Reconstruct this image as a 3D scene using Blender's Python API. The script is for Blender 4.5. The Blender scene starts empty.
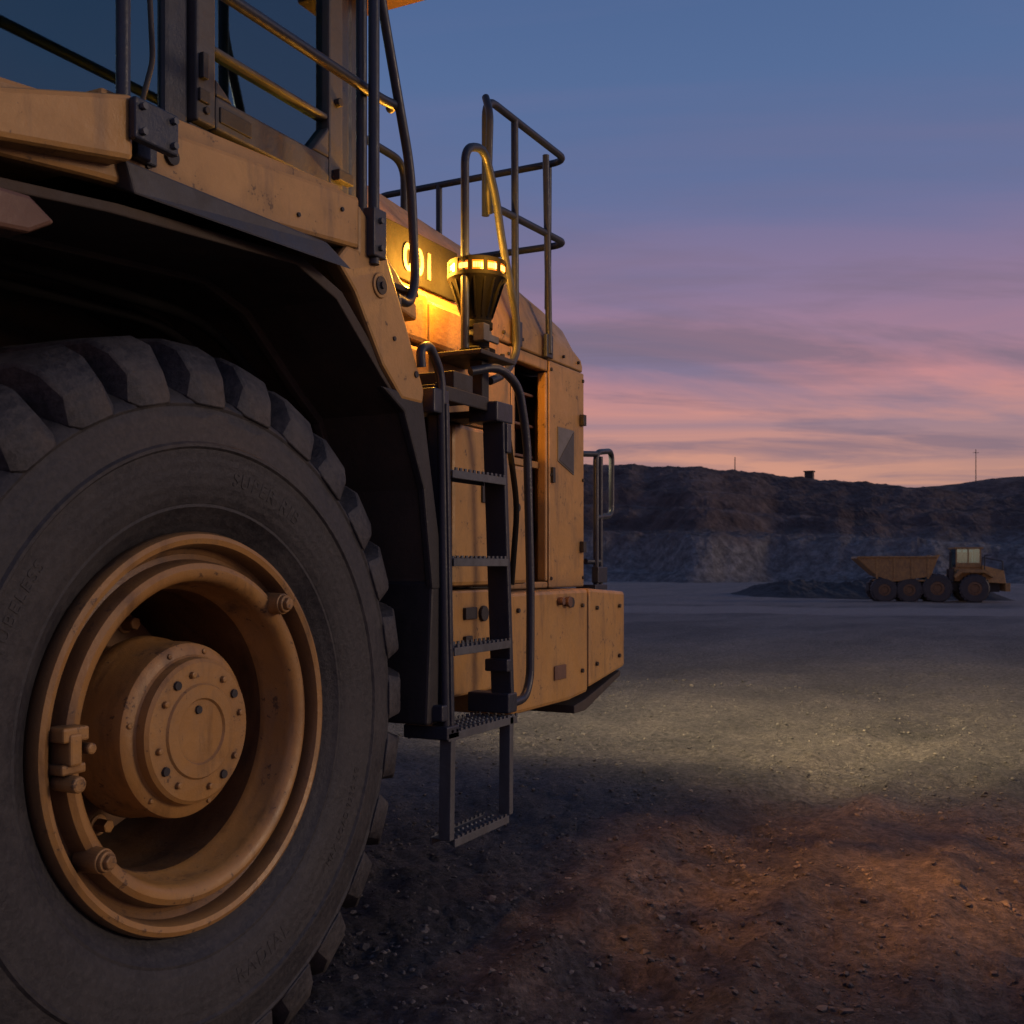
import bpy, bmesh, math, random
import numpy as np
from mathutils import Vector, Matrix, noise
random.seed(7); np.random.seed(7)
S=bpy.context.scene
COL=S.collection
# ------------------------------------------------------------ materials
def newmat(name):
    m=bpy.data.materials.new(name); m.use_nodes=True
    nt=m.node_tree; b=nt.nodes['Principled BSDF']
    return m,nt,b
def N(nt,t,**k):
    n=nt.nodes.new(t)
    for a,v in k.items():
        if a in n.inputs: n.inputs[a].default_value=v
        else: setattr(n,a,v)
    return n
def ramp(nt,stops,interp='LINEAR'):
    r=nt.nodes.new('ShaderNodeValToRGB'); r.color_ramp.interpolation=interp
    el=r.color_ramp.elements
    while len(el)<len(stops): el.new(0.5)
    for e,(p,c) in zip(el,stops):
        e.position=p; e.color=(c[0],c[1],c[2],1) if hasattr(c,'__len__') else (c,c,c,1)
    return r
def mix(nt,fac,a,b,mode='MIX'):
    m=nt.nodes.new('ShaderNodeMix'); m.data_type='RGBA'; m.blend_type=mode
    L=nt.links
    for sock,v in ((m.inputs[0],fac),(m.inputs[6],a),(m.inputs[7],b)):
        if isinstance(v,bpy.types.NodeSocket): L.new(v,sock)
        elif hasattr(v,'__len__'): sock.default_value=(v[0],v[1],v[2],1)
        else: sock.default_value=v
    return m.outputs[2]
def coords(nt,scale=(1,1,1)):
    tc=nt.nodes.new('ShaderNodeTexCoord'); mp=nt.nodes.new('ShaderNodeMapping')
    mp.inputs['Scale'].default_value=scale
    nt.links.new(tc.outputs['Object'],mp.inputs[0]); return mp.outputs[0]
def paint(name,col,col2,dirt_shade=(.10,.075,.055),rough=.45,dirtamt=.5,chips=True,metal=0.0,ao_on=True,chipt=.338):
    m,nt,b=newmat(name); L=nt.links
    c=coords(nt)
    n1=N(nt,'ShaderNodeTexNoise',Scale=2.7,Detail=8.0,Roughness=.68); L.new(c,n1.inputs[0])
    r1=ramp(nt,[(.32,0),(.68,1)]); L.new(n1.outputs[0],r1.inputs[0])
    base=mix(nt,r1.outputs[0],col,col2)
    nd=N(nt,'ShaderNodeTexNoise',Scale=6.5,Detail=10.0,Roughness=.76,Distortion=.4); L.new(c,nd.inputs[0])
    rd=ramp(nt,[(.46,0),(.68,dirtamt*.75)]); L.new(nd.outputs[0],rd.inputs[0])
    dust=tuple(.45*a+.55*q for a,q in zip(col,(.17,.13,.095))) if chips else dirt_shade
    base=mix(nt,rd.outputs[0],base,dust)
    cs=coords(nt,(6,6,1.3)); n2=N(nt,'ShaderNodeTexNoise',Scale=2.2,Detail=6.0,Roughness=.6); L.new(cs,n2.inputs[0])
    r2=ramp(nt,[(.52,0),(.76,dirtamt*.85)]); L.new(n2.outputs[0],r2.inputs[0])
    base=mix(nt,r2.outputs[0],base,dirt_shade)
    n3=N(nt,'ShaderNodeTexNoise',Scale=34.0,Detail=5.0,Roughness=.75); L.new(c,n3.inputs[0])
    if chips:
        mu=N(nt,'ShaderNodeMath',operation='MULTIPLY'); L.new(n3.outputs[0],mu.inputs[0]); L.new(nd.outputs[0],mu.inputs[1])
        r3=ramp(nt,[(chipt,0),(chipt+.025,.75)]); L.new(mu.outputs[0],r3.inputs[0])
        base=mix(nt,r3.outputs[0],base,(.075,.045,.030))
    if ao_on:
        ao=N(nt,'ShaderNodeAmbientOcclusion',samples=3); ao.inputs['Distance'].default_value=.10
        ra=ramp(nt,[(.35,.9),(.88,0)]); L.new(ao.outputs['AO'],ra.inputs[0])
        base=mix(nt,ra.outputs[0],base,dirt_shade)  # grime plus crease and recess shade, painted into the base colour by occlusion
    L.new(base,b.inputs['Base Color'])
    rr=ramp(nt,[(.3,rough-.12),(.7,min(1,rough+.25))]); L.new(nd.outputs[0],rr.inputs[0]); L.new(rr.outputs[0],b.inputs['Roughness'])
    b.inputs['Metallic'].default_value=metal
    bp=N(nt,'ShaderNodeBump',Strength=.22,Distance=.01); L.new(n3.outputs[0],bp.inputs['Height'])
    bq=N(nt,'ShaderNodeBump',Strength=.12,Distance=.03); L.new(n1.outputs[0],bq.inputs['Height']); L.new(bp.outputs[0],bq.inputs['Normal'])
    L.new(bq.outputs[0],b.inputs['Normal'])
    return m
M={}
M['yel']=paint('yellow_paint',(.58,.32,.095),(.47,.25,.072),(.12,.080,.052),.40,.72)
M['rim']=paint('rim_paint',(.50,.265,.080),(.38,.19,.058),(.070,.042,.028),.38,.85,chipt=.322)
M['rimd']=paint('rim_paint_shaded',(.20,.105,.04),(.12,.06,.028),(.03,.02,.015),.5,.9)  # darkened copy of the rim paint, recess shade put into the colour
M['navy']=paint('dark_blue_paint',(.018,.024,.042),(.028,.036,.055),(.05,.047,.045),.36,.35,False,ao_on=False)
M['dark']=paint('dark_frame',(.020,.020,.024),(.034,.032,.034),(.06,.05,.042),.55,.5,False,ao_on=False)
M['black']=paint('black_plastic',(.006,.006,.007),(.009,.008,.008),(.016,.014,.012),.85,.3,False,ao_on=False)
M['black'].node_tree.nodes['Principled BSDF'].inputs['Specular IOR Level'].default_value=.2
M['inner']=paint('dark_steel_liner',(.048,.038,.032),(.075,.057,.045),(.095,.069,.051),.7,.8,False,ao_on=False)
M['steel']=paint('galvanised_step',(.09,.10,.115),(.14,.15,.16),(.06,.055,.05),.5,.6,False,.3,ao_on=False)
M['grey']=paint('grey_cab_paint',(.050,.052,.062),(.07,.07,.076),(.08,.07,.06),.5,.5,False,ao_on=False)
M['liner']=paint('cab_headliner',(.30,.32,.33),(.22,.24,.25),(.1,.09,.08),.8,.3,False,ao_on=False)
M['rust']=paint('brown_paint',(.20,.10,.06),(.12,.06,.04),(.05,.04,.03),.5,.5,ao_on=False)
M['label']=paint('decal_grey',(.20,.195,.195),(.15,.145,.14),(.08,.07,.06),.5,.6,False,ao_on=False)
def rubber(name,dust):
    m,nt,b=newmat(name); L=nt.links
    tc=nt.nodes.new('ShaderNodeTexCoord')
    c=coords(nt)
    n1=N(nt,'ShaderNodeTexNoise',Scale=3.0,Detail=10.0,Roughness=.74); L.new(c,n1.inputs[0])
    r1=ramp(nt,[(.34,(.014,.015,.020)),(.50,(.028,.028,.032)),(.70,(.075*dust,.069*dust,.066*dust))]); L.new(n1.outputs[0],r1.inputs[0])
    n2=N(nt,'ShaderNodeTexNoise',Scale=55.0,Detail=7.0,Roughness=.75); L.new(c,n2.inputs[0])
    r2=ramp(nt,[(.42,0),(.72,.5*dust)]); L.new(n2.outputs[0],r2.inputs[0])
    cc=mix(nt,r2.outputs[0],r1.outputs[0],(.095,.090,.090))
    L.new(cc,b.inputs['Base Color'])
    rr=ramp(nt,[(.35,.45),(.65,.75)]); L.new(n1.outputs[0],rr.inputs[0]); L.new(rr.outputs[0],b.inputs['Roughness'])
    sx=nt.nodes.new('ShaderNodeSeparateXYZ'); L.new(tc.outputs['Object'],sx.inputs[0])
    cx=N(nt,'ShaderNodeMath',operation='SUBTRACT'); L.new(sx.outputs[0],cx.inputs[0]); cx.inputs[1].default_value=.05
    cz=N(nt,'ShaderNodeMath',operation='SUBTRACT'); L.new(sx.outputs[2],cz.inputs[0]); cz.inputs[1].default_value=.98
    cb=nt.nodes.new('ShaderNodeCombineXYZ'); L.new(cx.outputs[0],cb.inputs[0]); L.new(cz.outputs[0],cb.inputs[2])
    ln=N(nt,'ShaderNodeVectorMath',operation='LENGTH'); L.new(cb.outputs[0],ln.inputs[0])
    sn=N(nt,'ShaderNodeMath',operation='SINE'); ml=N(nt,'ShaderNodeMath',operation='MULTIPLY'); L.new(ln.outputs['Value'],ml.inputs[0]); ml.inputs[1].default_value=210.; L.new(ml.outputs[0],sn.inputs[0])
    b1=N(nt,'ShaderNodeBump',Strength=.09,Distance=.004); L.new(sn.outputs[0],b1.inputs['Height'])
    b2=N(nt,'ShaderNodeBump',Strength=.55,Distance=.008); L.new(n2.outputs[0],b2.inputs['Height']); L.new(b1.outputs[0],b2.inputs['Normal'])
    L.new(b2.outputs[0],b.inputs['Normal']); return m
M['rub']=rubber('tyre_rubber',1.0)
M['rubt']=rubber('dusty_tread_rubber',1.45)
def glass():
    m,nt,b=newmat('cab_glass'); L=nt.links
    nt.nodes.remove(b); out=nt.nodes['Material Output']
    t=N(nt,'ShaderNodeBsdfTransparent'); t.inputs[0].default_value=(.70,.93,.95,1)
    g=N(nt,'ShaderNodeBsdfGlossy'); g.inputs['Color'].default_value=(.65,.95,1,1); g.inputs['Roughness'].default_value=.03
    fr=N(nt,'ShaderNodeFresnel',IOR=2.9)
    mx=nt.nodes.new('ShaderNodeMixShader'); L.new(fr.outputs[0],mx.inputs[0]); L.new(t.outputs[0],mx.inputs[1]); L.new(g.outputs[0],mx.inputs[2])
    L.new(mx.outputs[0],out.inputs[0]); return m
M['glass']=glass()
def emis(name,col,st,base=(.5,.2,.02)):
    m,nt,b=newmat(name); b.inputs['Base Color'].default_value=(*base,1)
    b.inputs['Emission Color'].default_value=(*col,1); b.inputs['Emission Strength'].default_value=st; b.inputs['Roughness'].default_value=.2; return m
M['amber']=emis('amber_lens',(1,.20,.01),1.1,(.25,.08,.01))
M['led']=emis('amber_led',(1,.38,.06),6.0)
M['lampg']=emis('work_lamp_lens',(1,.8,.5),3,(.5,.5,.5))
# ------------------------------------------------------------ builder
class B:
    def __init__(s): s.bm=bmesh.new()
    def hexa(s,p):
        v=[s.bm.verts.new(q) for q in p]
        for f in ((0,3,2,1),(4,5,6,7),(0,1,5,4),(1,2,6,5),(2,3,7,6),(3,0,4,7)): s.bm.faces.new([v[i] for i in f])
    def box(s,a,b):
        x0,y0,z0=a; x1,y1,z1=b
        s.hexa([(x0,y0,z0),(x1,y0,z0),(x1,y1,z0),(x0,y1,z0),(x0,y0,z1),(x1,y0,z1),(x1,y1,z1),(x0,y1,z1)])
    def prism(s,poly,y0,y1):
        s.loft([[(x,y0,z) for x,z in poly],[(x,y1,z) for x,z in poly]])
    def loft(s,secs,caps=True):
        R=[[s.bm.verts.new(p) for p in sec] for sec in secs]; n=len(R[0])
        for a,b in zip(R,R[1:]):
            for i in range(n): s.bm.faces.new((a[i],a[(i+1)%n],b[(i+1)%n],b[i]))
        if caps: s.bm.faces.new(R[0][::-1]); s.bm.faces.new(R[-1])
    def cyl(s,p0,p1,r0,r1=None,n=20):
        r1=r0 if r1 is None else r1
        p0=Vector(p0);p1=Vector(p1); d=(p1-p0).normalized()
        u=d.orthogonal().normalized(); w=d.cross(u)
        s.loft([[p+(u*math.cos(2*math.pi*i/n)+w*math.sin(2*math.pi*i/n))*r for i in range(n)] for p,r in((p0,r0),(p1,r1))])
    def rev(s,prof,c=(0,0,.98),n=128):
        R=[]
        for r,y in prof:
            R.append([s.bm.verts.new((c[0]+r*math.cos(2*math.pi*i/n),c[1]+y,c[2]+r*math.sin(2*math.pi*i/n))) for i in range(n)] if r>1e-5 else [s.bm.verts.new((c[0],c[1]+y,c[2]))])
        for a,b in zip(R,R[1:]):
            for i in range(n):
                j=(i+1)%n
                if len(a)==1: s.bm.faces.new((a[0],b[i],b[j]))
                elif len(b)==1: s.bm.faces.new((a[i],a[j],b[0]))
                else: s.bm.faces.new((a[i],a[j],b[j],b[i]))
    def fin(s,name,mat,parent=None,bevel=0,smooth=False,xf=None):
        bmesh.ops.recalc_face_normals(s.bm,faces=s.bm.faces)
        me=bpy.data.meshes.new(name); s.bm.to_mesh(me); s.bm.free()
        if xf is not None: me.transform(xf)
        me.materials.append(M[mat] if isinstance(mat,str) else mat)
        o=bpy.data.objects.new(name,me); COL.objects.link(o)
        if smooth:
            for p in me.polygons: p.use_smooth=True
            me.set_sharp_from_angle(angle=math.radians(35))
        if bevel:
            b=o.modifiers.new('bevel','BEVEL'); b.width=bevel; b.segments=2; b.limit_method='ANGLE'; b.angle_limit=math.radians(40)
        if parent: o.parent=parent
        return o
def empty(name,loc=(0,0,0)):
    e=bpy.data.objects.new(name,None); e.empty_display_size=.3; COL.objects.link(e); e.location=loc; return e
def fillet(pts,r,k=6):
    P=[Vector(p) for p in pts]; out=[]
    n=len(P)
    for i,p in enumerate(P):
        if i in(0,n-1): out.append(p); continue
        a=P[i-1]; c=P[(i+1)%n]
        d0=(a-p); d1=(c-p); rr=min(r,d0.length*.45,d1.length*.45)
        q0=p+d0.normalized()*rr; q1=p+d1.normalized()*rr
        for j in range(k+1):
            t=j/k; out.append((1-t)**2*q0+2*t*(1-t)*p+t*t*q1)
    return out
def tube(name,paths,r,mat,parent,fr=.08):
    b=B()
    for pts in paths:
        P=fillet(pts,fr) if len(pts)>2 else [Vector(p) for p in pts]
        n=12; secs=[]; prev=None
        for i,p in enumerate(P):
            t=((P[i+1]-p) if i<len(P)-1 else Vector((0,0,0)))
            if i>0: t=t.normalized()+(p-P[i-1]).normalized()
            t.normalize()
            if prev is None: u=t.orthogonal().normalized()
            else:
                u=prev-t*prev.dot(t); u.normalize()
            prev=u; w=t.cross(u)
            secs.append([p+(u*math.cos(2*math.pi*k/n)+w*math.sin(2*math.pi*k/n))*r for k in range(n)])
        b.loft(secs)
    return b.fin(name,mat,parent,smooth=True)
LD=empty('wheel_loader')
# ------------------------------------------------------------ wheel
WX=.05
def wheel(y0,sgn,parent,tag,full=True):
    g=empty(tag); g.parent=parent
    def Y(y): return y*sgn
    c=(WX,y0,.98); W=.85
    prof=[(.50,.10),(.535,.075),(.56,.05),(.60,.025),(.607,.018),(.615,.018),(.62,.014),(.69,.0),(.76,-.006),(.766,-.013),(.774,-.013),(.78,-.005),(.84,.004),(.872,.012),(.88,.008),(.888,.012),(.905,.032),(.93,.075),(.945,.13),(.955,.25),(.96,.425)]
    prof=prof+[(r,W-y) for r,y in prof[::-1][1:]]
    b=B(); b.rev([(r,Y(y)) for r,y in prof],c,192); b.fin('tyre_carcass','rub',g,smooth=True)
    b=B(); NL=28
    rnd=random.Random(3)
    for row in (0,1):
        for i in range(NL):
            th0=2*math.pi*(i+.5*row)/NL+rnd.uniform(-.006,.006)
            st=[(.002,.875,.900,.056,0.0),(.018,.89,.972,.078,.0),(.056,.91,1.032,.088,.0),(.11,.93,1.062,.092,.004),(.26,.94,1.070,.084,.05),(.40,.94,1.072,.068,.11)]
            secs=[]
            for y,ri,ro,hw,sk in st:
                yy=y if row==0 else W-y
                hw2=hw*.80
                q=[]
                for ang,r in ((th0+sk-hw*1.10,ri),(th0+sk+hw*1.10,ri),(th0+sk+hw2,ro+rnd.uniform(-.005,.003)),(th0+sk-hw2,ro+rnd.uniform(-.005,.003))):
                    q.append((WX+r*math.cos(ang),y0+Y(yy),.98+r*math.sin(ang)))
                secs.append(q)
            b.loft(secs)
    b.fin('tyre_tread_lugs','rubt',g,bevel=.010,smooth=True)
    rp=[(.49,.14),(.528,.10),(.540,.07),(.541,.045),(.534,.028),(.522,.022),(.508,.027),(.500,.045),(.496,.075),(.480,.085),(.466,.08),(.462,.055),(.455,.036),(.440,.028),(.424,.030),(.410,.042),(.404,.065),(.400,.11),(.388,.13),(.384,.15)]
    b=B(); b.rev([(r,Y(y)) for r,y in rp],c,160); b.fin('wheel_rim','rim',g,smooth=True)
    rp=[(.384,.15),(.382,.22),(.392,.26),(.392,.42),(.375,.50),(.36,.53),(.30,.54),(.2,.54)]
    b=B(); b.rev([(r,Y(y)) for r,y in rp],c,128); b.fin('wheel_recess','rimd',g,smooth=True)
    hp=[(0,.036),(.085,.036),(.09,.030),(.125,.030),(.13,.036),(.186,.038),(.196,.046),(.20,.07),(.205,.075),(.224,.078),(.236,.088),(.240,.11),(.240,.20),(.248,.215),(.252,.25),(.246,.27)]
    b=B(); b.rev([(r,Y(y)) for r,y in hp],c,128); b.fin('hub_final_drive','rim',g,smooth=True)
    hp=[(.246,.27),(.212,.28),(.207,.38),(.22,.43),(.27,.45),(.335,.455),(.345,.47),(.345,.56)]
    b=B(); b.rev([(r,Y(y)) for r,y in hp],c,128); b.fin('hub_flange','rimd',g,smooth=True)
    def rb(b,r,ang,ya,yb,rad,n=6):
        a=math.radians(ang); x=WX+r*math.cos(a); z=.98+r*math.sin(a)
        b.cyl((x,y0+Y(ya),z),(x,y0+Y(yb),z),rad,rad*.9,n)
    b=B()
    for i in range(8): rb(b,.158,i*45+12,.042,.026,.0105,6)
    for a in(20,75,110,170,230,290,335): rb(b,.218,a,.082,.072,.009,6)
    for a in(48,215):
        rb(b,.452,a,.07,-.005,.034,24); rb(b,.452,a,-.004,-.028,.020,6); rb(b,.452,a,.02,-.016,.028,20)
    b.fin('wheel_bolts','rim',g,bevel=.003)
    b=B()
    for i in range(12): rb(b,.305,i*30+5,.46,.405,.022,6)
    for i in range(12): rb(b,.305,i*30+5,.46,.445,.034,16)
    b.fin('flange_nuts','rim',g,bevel=.003)
    b=B()
    for i in range(4): rb(b,.158,i*90+34,.042,.030,.013,14)
    rb(b,.06,100,.036,.030,.012,12)
    b.fin('hub_plugs','dark',g)
    b=B(); X=WX
    b.box((X-.50,y0+Y(-.015),1.02),(X-.425,y0+Y(.05),1.055)); b.box((X-.485,y0+Y(-.02),.965),(X-.45,y0+Y(.05),1.04)); b.box((X-.50,y0+Y(-.01),.945),(X-.43,y0+Y(.05),.97))
    b.cyl((X-.475,y0+Y(-.04),.925),(X-.475,y0+Y(.04),.925),.02,n=16); b.cyl((X-.425,y0+Y(-.025),1.0),(X-.425,y0+Y(.04),1.0),.016,n=6)
    b.fin('lock_ring_clamp','rim',g,bevel=.006)
    if full:
        def arctext(txt,rad,a0,size,flip=False):
            cu=bpy.data.curves.new('t','FONT'); cu.body=txt; cu.size=size; cu.extrude=.0012; cu.space_character=1.25
            to=bpy.data.objects.new('t',cu); COL.objects.link(to)
            dg=bpy.context.evaluated_depsgraph_get(); me=bpy.data.meshes.new_from_object(to.evaluated_get(dg))
            bpy.data.objects.remove(to)
            w=max(v.co.x for v in me.vertices)
            for v in me.vertices:
                x,y,z=v.co
                ang=math.radians(a0)-(x-w/2)/rad if not flip else math.radians(a0)+(x-w/2)/rad
                r=rad+y if not flip else rad-y
                ys=float(np.interp(r,[.60,.62,.69,.76,.78,.84],[.022,.014,.0,-.006,-.005,.004]))
                v.co=(WX+r*math.cos(ang),y0+ys-z-.0005,.98+r*math.sin(ang))
            me.materials.append(M['rub']); o=bpy.data.objects.new('sidewall_lettering',me); COL.objects.link(o); o.parent=g
        arctext('SUPER RIB',.675,70,.055); arctext('RADIAL',.72,-72,.06,True)
        arctext('TUBELESS',.70,150,.045); arctext('MAX LOAD 9250 KG',.72,-30,.03,True)
    return g
wheel(0,1,LD,'rear_wheel')
wheel(2.66,-1,LD,'rear_wheel_far',False)
b=B(); b.cyl((WX,.5,.98),(WX,2.2,.98),.19,n=24); b.box((-.3,1.0,.75),(.3,1.66,1.25)); b.fin('axle','dark',LD,bevel=.02)
# ------------------------------------------------------------ deck and fender
b=B()
b.prism([(-1.3,2.23),(-1.3,2.40),(-.29,2.52),(.72,2.62),(.72,2.45),(-.38,2.34)],-.02,.04)
b.fin('deck_edge_beam','yel',LD,bevel=.014)
b=B(); b.prism([(-1.3,2.22),(-1.3,2.33),(-.67,2.425),(-.31,2.545),(-.31,2.385),(-.67,2.315)],-.09,.34)
b.fin('deck_step_box','yel',LD,bevel=.014)
b=B(); b.prism([(-.285,2.525),(.70,2.625),(.70,2.66),(-.285,2.60)],.045,.35)
b.prism([(.70,2.60),(.80,2.50),(.96,2.36),(1.2,2.32),(1.2,2.38),(.86,2.60),(.74,2.66),(.70,2.66)],.06,.36)
b.box((.72,.362,2.42),(1.268,.40,2.655))
b.fin('deck_step_panel','yel',LD,bevel=.01)
b=B(); b.box((-1.3,.04,2.40),(1.18,2.62,2.42)); b.box((-.3,.04,2.42),(.70,2.62,2.505)); b.box((.70,.41,2.42),(1.18,2.62,2.5)); b.fin('deck_floor','inner',LD,bevel=.005)
b=B(); b.prism([(.72,2.60),(.86,2.52),(.965,2.345),(1.13,2.05),(1.12,2.00),(.98,2.00),(.86,2.10),(.70,2.31),(.60,2.39),(.66,2.45),(.72,2.45)],-.015,.05)
b.fin('fender_plate','yel',LD,bevel=.012)
b=B(); b.cyl((.84,-.022,2.36),(.84,.0,2.36),.042,n=24); b.fin('fender_latch','yel',LD,bevel=.004)
b=B(); b.cyl((.84,-.026,2.36),(.84,-.01,2.36),.030,n=24);b.cyl((.84,-.034,2.36),(.84,-.01,2.36),.012,n=12)
b.cyl((1.07,-.02,2.10),(1.07,0,2.10),.012,n=8); b.cyl((.93,-.02,2.2),(.93,0,2.2),.008,n=8)
b.cyl((-.12,-.03,2.47),(-.12,.0,2.47),.022,n=16)
for x,z in((.4,2.47),(.62,2.55),(-.2,2.42)): b.cyl((x,-.026,z),(x,-.015,z),.007,n=6)
b.fin('fender_latch_core','dark',LD)
b=B(); b.hexa([(-.27,-.05,2.325),(.58,-.09,2.34),(.60,.03,2.42),(-.30,.03,2.36),(-.30,-.05,2.40),(.50,-.05,2.41),(.60,.03,2.45),(-.30,.03,2.40)])
b.fin('rubber_flashing','grey',LD,bevel=.006)
arc=[(-1.3,2.16),(-.3,2.28),(.42,2.33),(.62,2.27),(.88,2.06),(1.02,1.96),(1.14,1.70),(1.20,1.38),(1.20,1.34)]
t=.03
b=B(); b.prism(arc+[(x+t,z+t) for x,z in arc[::-1]],.0,.98)
for y in(.35,.7):
    a2=[(x-.02,z-.02) for x,z in arc]
    b.prism(a2+[(x+.01,z+.01) for x,z in arc[::-1]],y,y+.03)
b.fin('wheel_arch_liner','inner',LD,bevel=.004)
b=B(); b.prism([(.86,2.03),(1.12,2.03),(1.27,1.40),(1.27,1.34),(1.19,1.34),(1.13,1.70),(1.0,1.96)],-.012,.02); b.fin('arch_edge','dark',LD,bevel=.008)
b=B(); b.hexa([(1.17,.0,.85),(1.25,.0,.85),(1.25,.30,.85),(1.17,.30,.85),(1.19,-.01,1.37),(1.27,-.01,1.37),(1.27,.55,1.37),(1.19,.55,1.37)])
b.fin('mud_flap','dark',LD,bevel=.01)
b=B(); b.box((-1.3,.98,.9),(1.25,1.68,2.39)); b.fin('rear_chassis','inner',LD,bevel=.02)
b=B(); b.box((1.24,.4,.85),(1.30,2.3,2.4)); b.fin('arch_bulkhead','inner',LD)
b=B(); b.prism([(-1.3,2.06),(-.62,2.13),(-.55,2.17),(-.62,2.21),(-1.3,2.18)],-.11,-.03); b.fin('deck_bumper','rust',LD,bevel=.01)
tube('arch_hoses',[[(-1.2,.5,2.2),(-.2,.45,2.24),(.5,.42,2.22),(.8,.4,2.0),(1.05,.4,1.6)],[(-1.2,.56,2.17),(-.3,.55,2.2),(.45,.5,2.2),(.9,.5,1.85)]],.018,'black',LD,.2)
# ------------------------------------------------------------ cab
g=empty('operator_cab'); g.parent=LD
ya,yb=.35,2.15; ZT=4.75
b=B()
for y in(ya,yb-.06):
    b.box((.24,y,2.66),(.34,y+.06,ZT)); b.box((-1.25,y,2.55),(-1.15,y+.06,ZT)); b.box((1.09,y,2.66),(1.19,y+.06,ZT))
    b.box((-1.15,y,2.55),(.24,y+.06,2.63)); b.box((-1.15,y,ZT-.1),(.24,y+.06,ZT)); b.box((.34,y,ZT-.1),(1.09,y+.06,ZT))
b.box((.34,yb-.06,3.30),(1.09,yb,3.36)); b.box((.34,yb-.06,2.66),(1.09,yb,2.80)); b.box((.70,yb-.06,3.36),(.74,yb,ZT-.1))
b.box((1.13,ya+.06,2.66),(1.19,yb-.06,2.95)); b.box((1.13,ya+.06,ZT-.3),(1.19,yb-.06,ZT)); b.box((-1.25,ya+.06,2.55),(-1.19,yb-.06,2.68))
b.fin('cab_frame','navy',g,bevel=.015)
b=B(); b.box((-1.35,.25,ZT+.03),(1.3,2.25,ZT+.15)); b.fin('cab_roof','rust',g,bevel=.03)
b=B(); b.box((-1.2,ya+.02,ZT+.0),(1.18,yb-.02,ZT+.028)); b.fin('cab_ceiling','liner',g)
b=B(); b.box((-1.2,ya+.02,2.50),(1.18,yb-.02,2.55)); b.fin('cab_floor','dark',g)
b=B()
yo=ya-.022
b.box((.35,yo,2.80),(.435,yo+.05,4.52)); b.box((1.03,yo,2.80),(1.115,yo+.05,4.52)); b.box((.435,yo,4.4),(1.03,yo+.05,4.52))
b.box((.435,yo,2.80),(1.03,yo+.05,2.905)); b.box((.435,yo+.005,3.045),(1.03,yo+.045,3.065))
b.prism([(1.03,2.905),(1.03,3.02),(.93,2.905)],yo,yo+.05); b.prism([(.435,2.905),(.52,2.905),(.435,2.96)],yo,yo+.05)
b.box((.34,yo+.02,2.66),(1.12,yo+.06,2.795))
b.fin('cab_door','grey',g,bevel=.008)
b=B(); b.box((.36,yo-.018,2.93),(.385,yo,3.01)); b.box((.355,yo-.01,2.86),(.40,yo,2.9)); b.box((.45,yo-.006,2.825),(.60,yo,2.875)); 
b.cyl((1.075,yo-.02,3.12),(1.075,yo,3.12),.016,n=12); b.cyl((.39,yo-.01,2.84),(.39,yo,2.84),.012,n=12)
b.box((1.05,yo-.03,2.83),(1.14,yo,2.87)); b.box((1.05,yo-.03,3.6),(1.14,yo,3.64))
b.fin('door_hardware','dark',g,bevel=.004)
b=B(); b.box((.43,ya+.01,2.90),(1.035,ya+.014,4.45)); b.box((-1.16,ya+.02,2.62),(.25,ya+.024,ZT-.09)); b.box((-1.16,yb-.03,2.62),(.25,yb-.026,ZT-.09)); b.box((.34,yb-.03,2.8),(1.09,yb-.026,ZT-.09))
b.box((1.155,ya+.06,2.95),(1.16,yb-.06,ZT-.3)); b.box((-1.22,ya+.06,2.68),(-1.215,yb-.06,ZT-.05))
b.fin('cab_glazing','glass',g)
b=B(); b.box((-.0,.9,2.55),(.55,1.5,2.75)); b.prism([(.45,2.75),(.62,2.75),(.78,3.45),(.66,3.47)],.95,1.45); b.prism([(.69,3.5),(.78,3.5),(.82,3.7),(.73,3.7)],1.05,1.35); b.box((.0,.92,2.75),(.5,1.48,2.87))
b.box((.05,.72,2.55),(.5,.86,3.0))
b.fin('operator_seat','dark',g,bevel=.03)
tube('steering_column',[[(-.55,1.2,2.55),(-.35,1.2,3.0)]],.03,'dark',g)
tube('steering_wheel',[[(-.35+.06*math.sin(a),1.2+.2*math.cos(a),3.02+.19*math.sin(a)) for a in [i*2*math.pi/24 for i in range(25)]]],.014,'dark',g,.01)
tube('wiper_arm',[[(.1,.33,2.68),(.16,.32,2.9),(.12,.32,3.5)]],.008,'dark',g,.03)
b=B(); b.box((1.19,.12,3.60),(1.40,.9,3.66)); b.fin('rear_visor','rust',g,bevel=.01)
b=B(); b.box((1.195,.36,2.66),(1.27,.5,ZT)); b.fin('cab_rear_pillar','navy',g,bevel=.02)
# ------------------------------------------------------------ deck handrails
tube('deck_handrails',[
 [(-.24,.02,2.42),(-.24,.02,4.2)],
 [(-1.3,.03,3.0),(.93,.03,3.02),(1.0,.03,3.03),(1.02,.06,3.03)],
 [(.885,.02,4.1),(.885,.02,3.40),(1.09,.02,2.83),(1.125,.02,2.44),(1.08,.02,2.35),(.99,.02,2.36)],
],.0175,'navy',LD,.09)
tube('deck_posts',[[(.80,-.02,2.42),(.80,-.02,4.2)],[(.845,.06,2.42),(.845,.06,3.6)]],.019,'navy',LD)
b=B(); b.box((-.33,-.115,2.43),(-.19,-.09,2.53)); b.box((-.265,-.05,2.42),(-.215,.06,2.56)); b.box((.765,-.045,2.44),(.84,.0,2.60)); b.box((-.30,-.035,2.42),(-.18,-.021,2.55))
b.cyl((.99,.02,2.29),(.99,.02,2.36),.022,n=12)
b.fin('handrail_brackets','navy',LD,bevel=.005)
b=B()
for x in(-.31,-.21):
    for z in(2.45,2.51): b.cyl((x,-.127,z),(x,-.11,z),.009,n=6)
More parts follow.
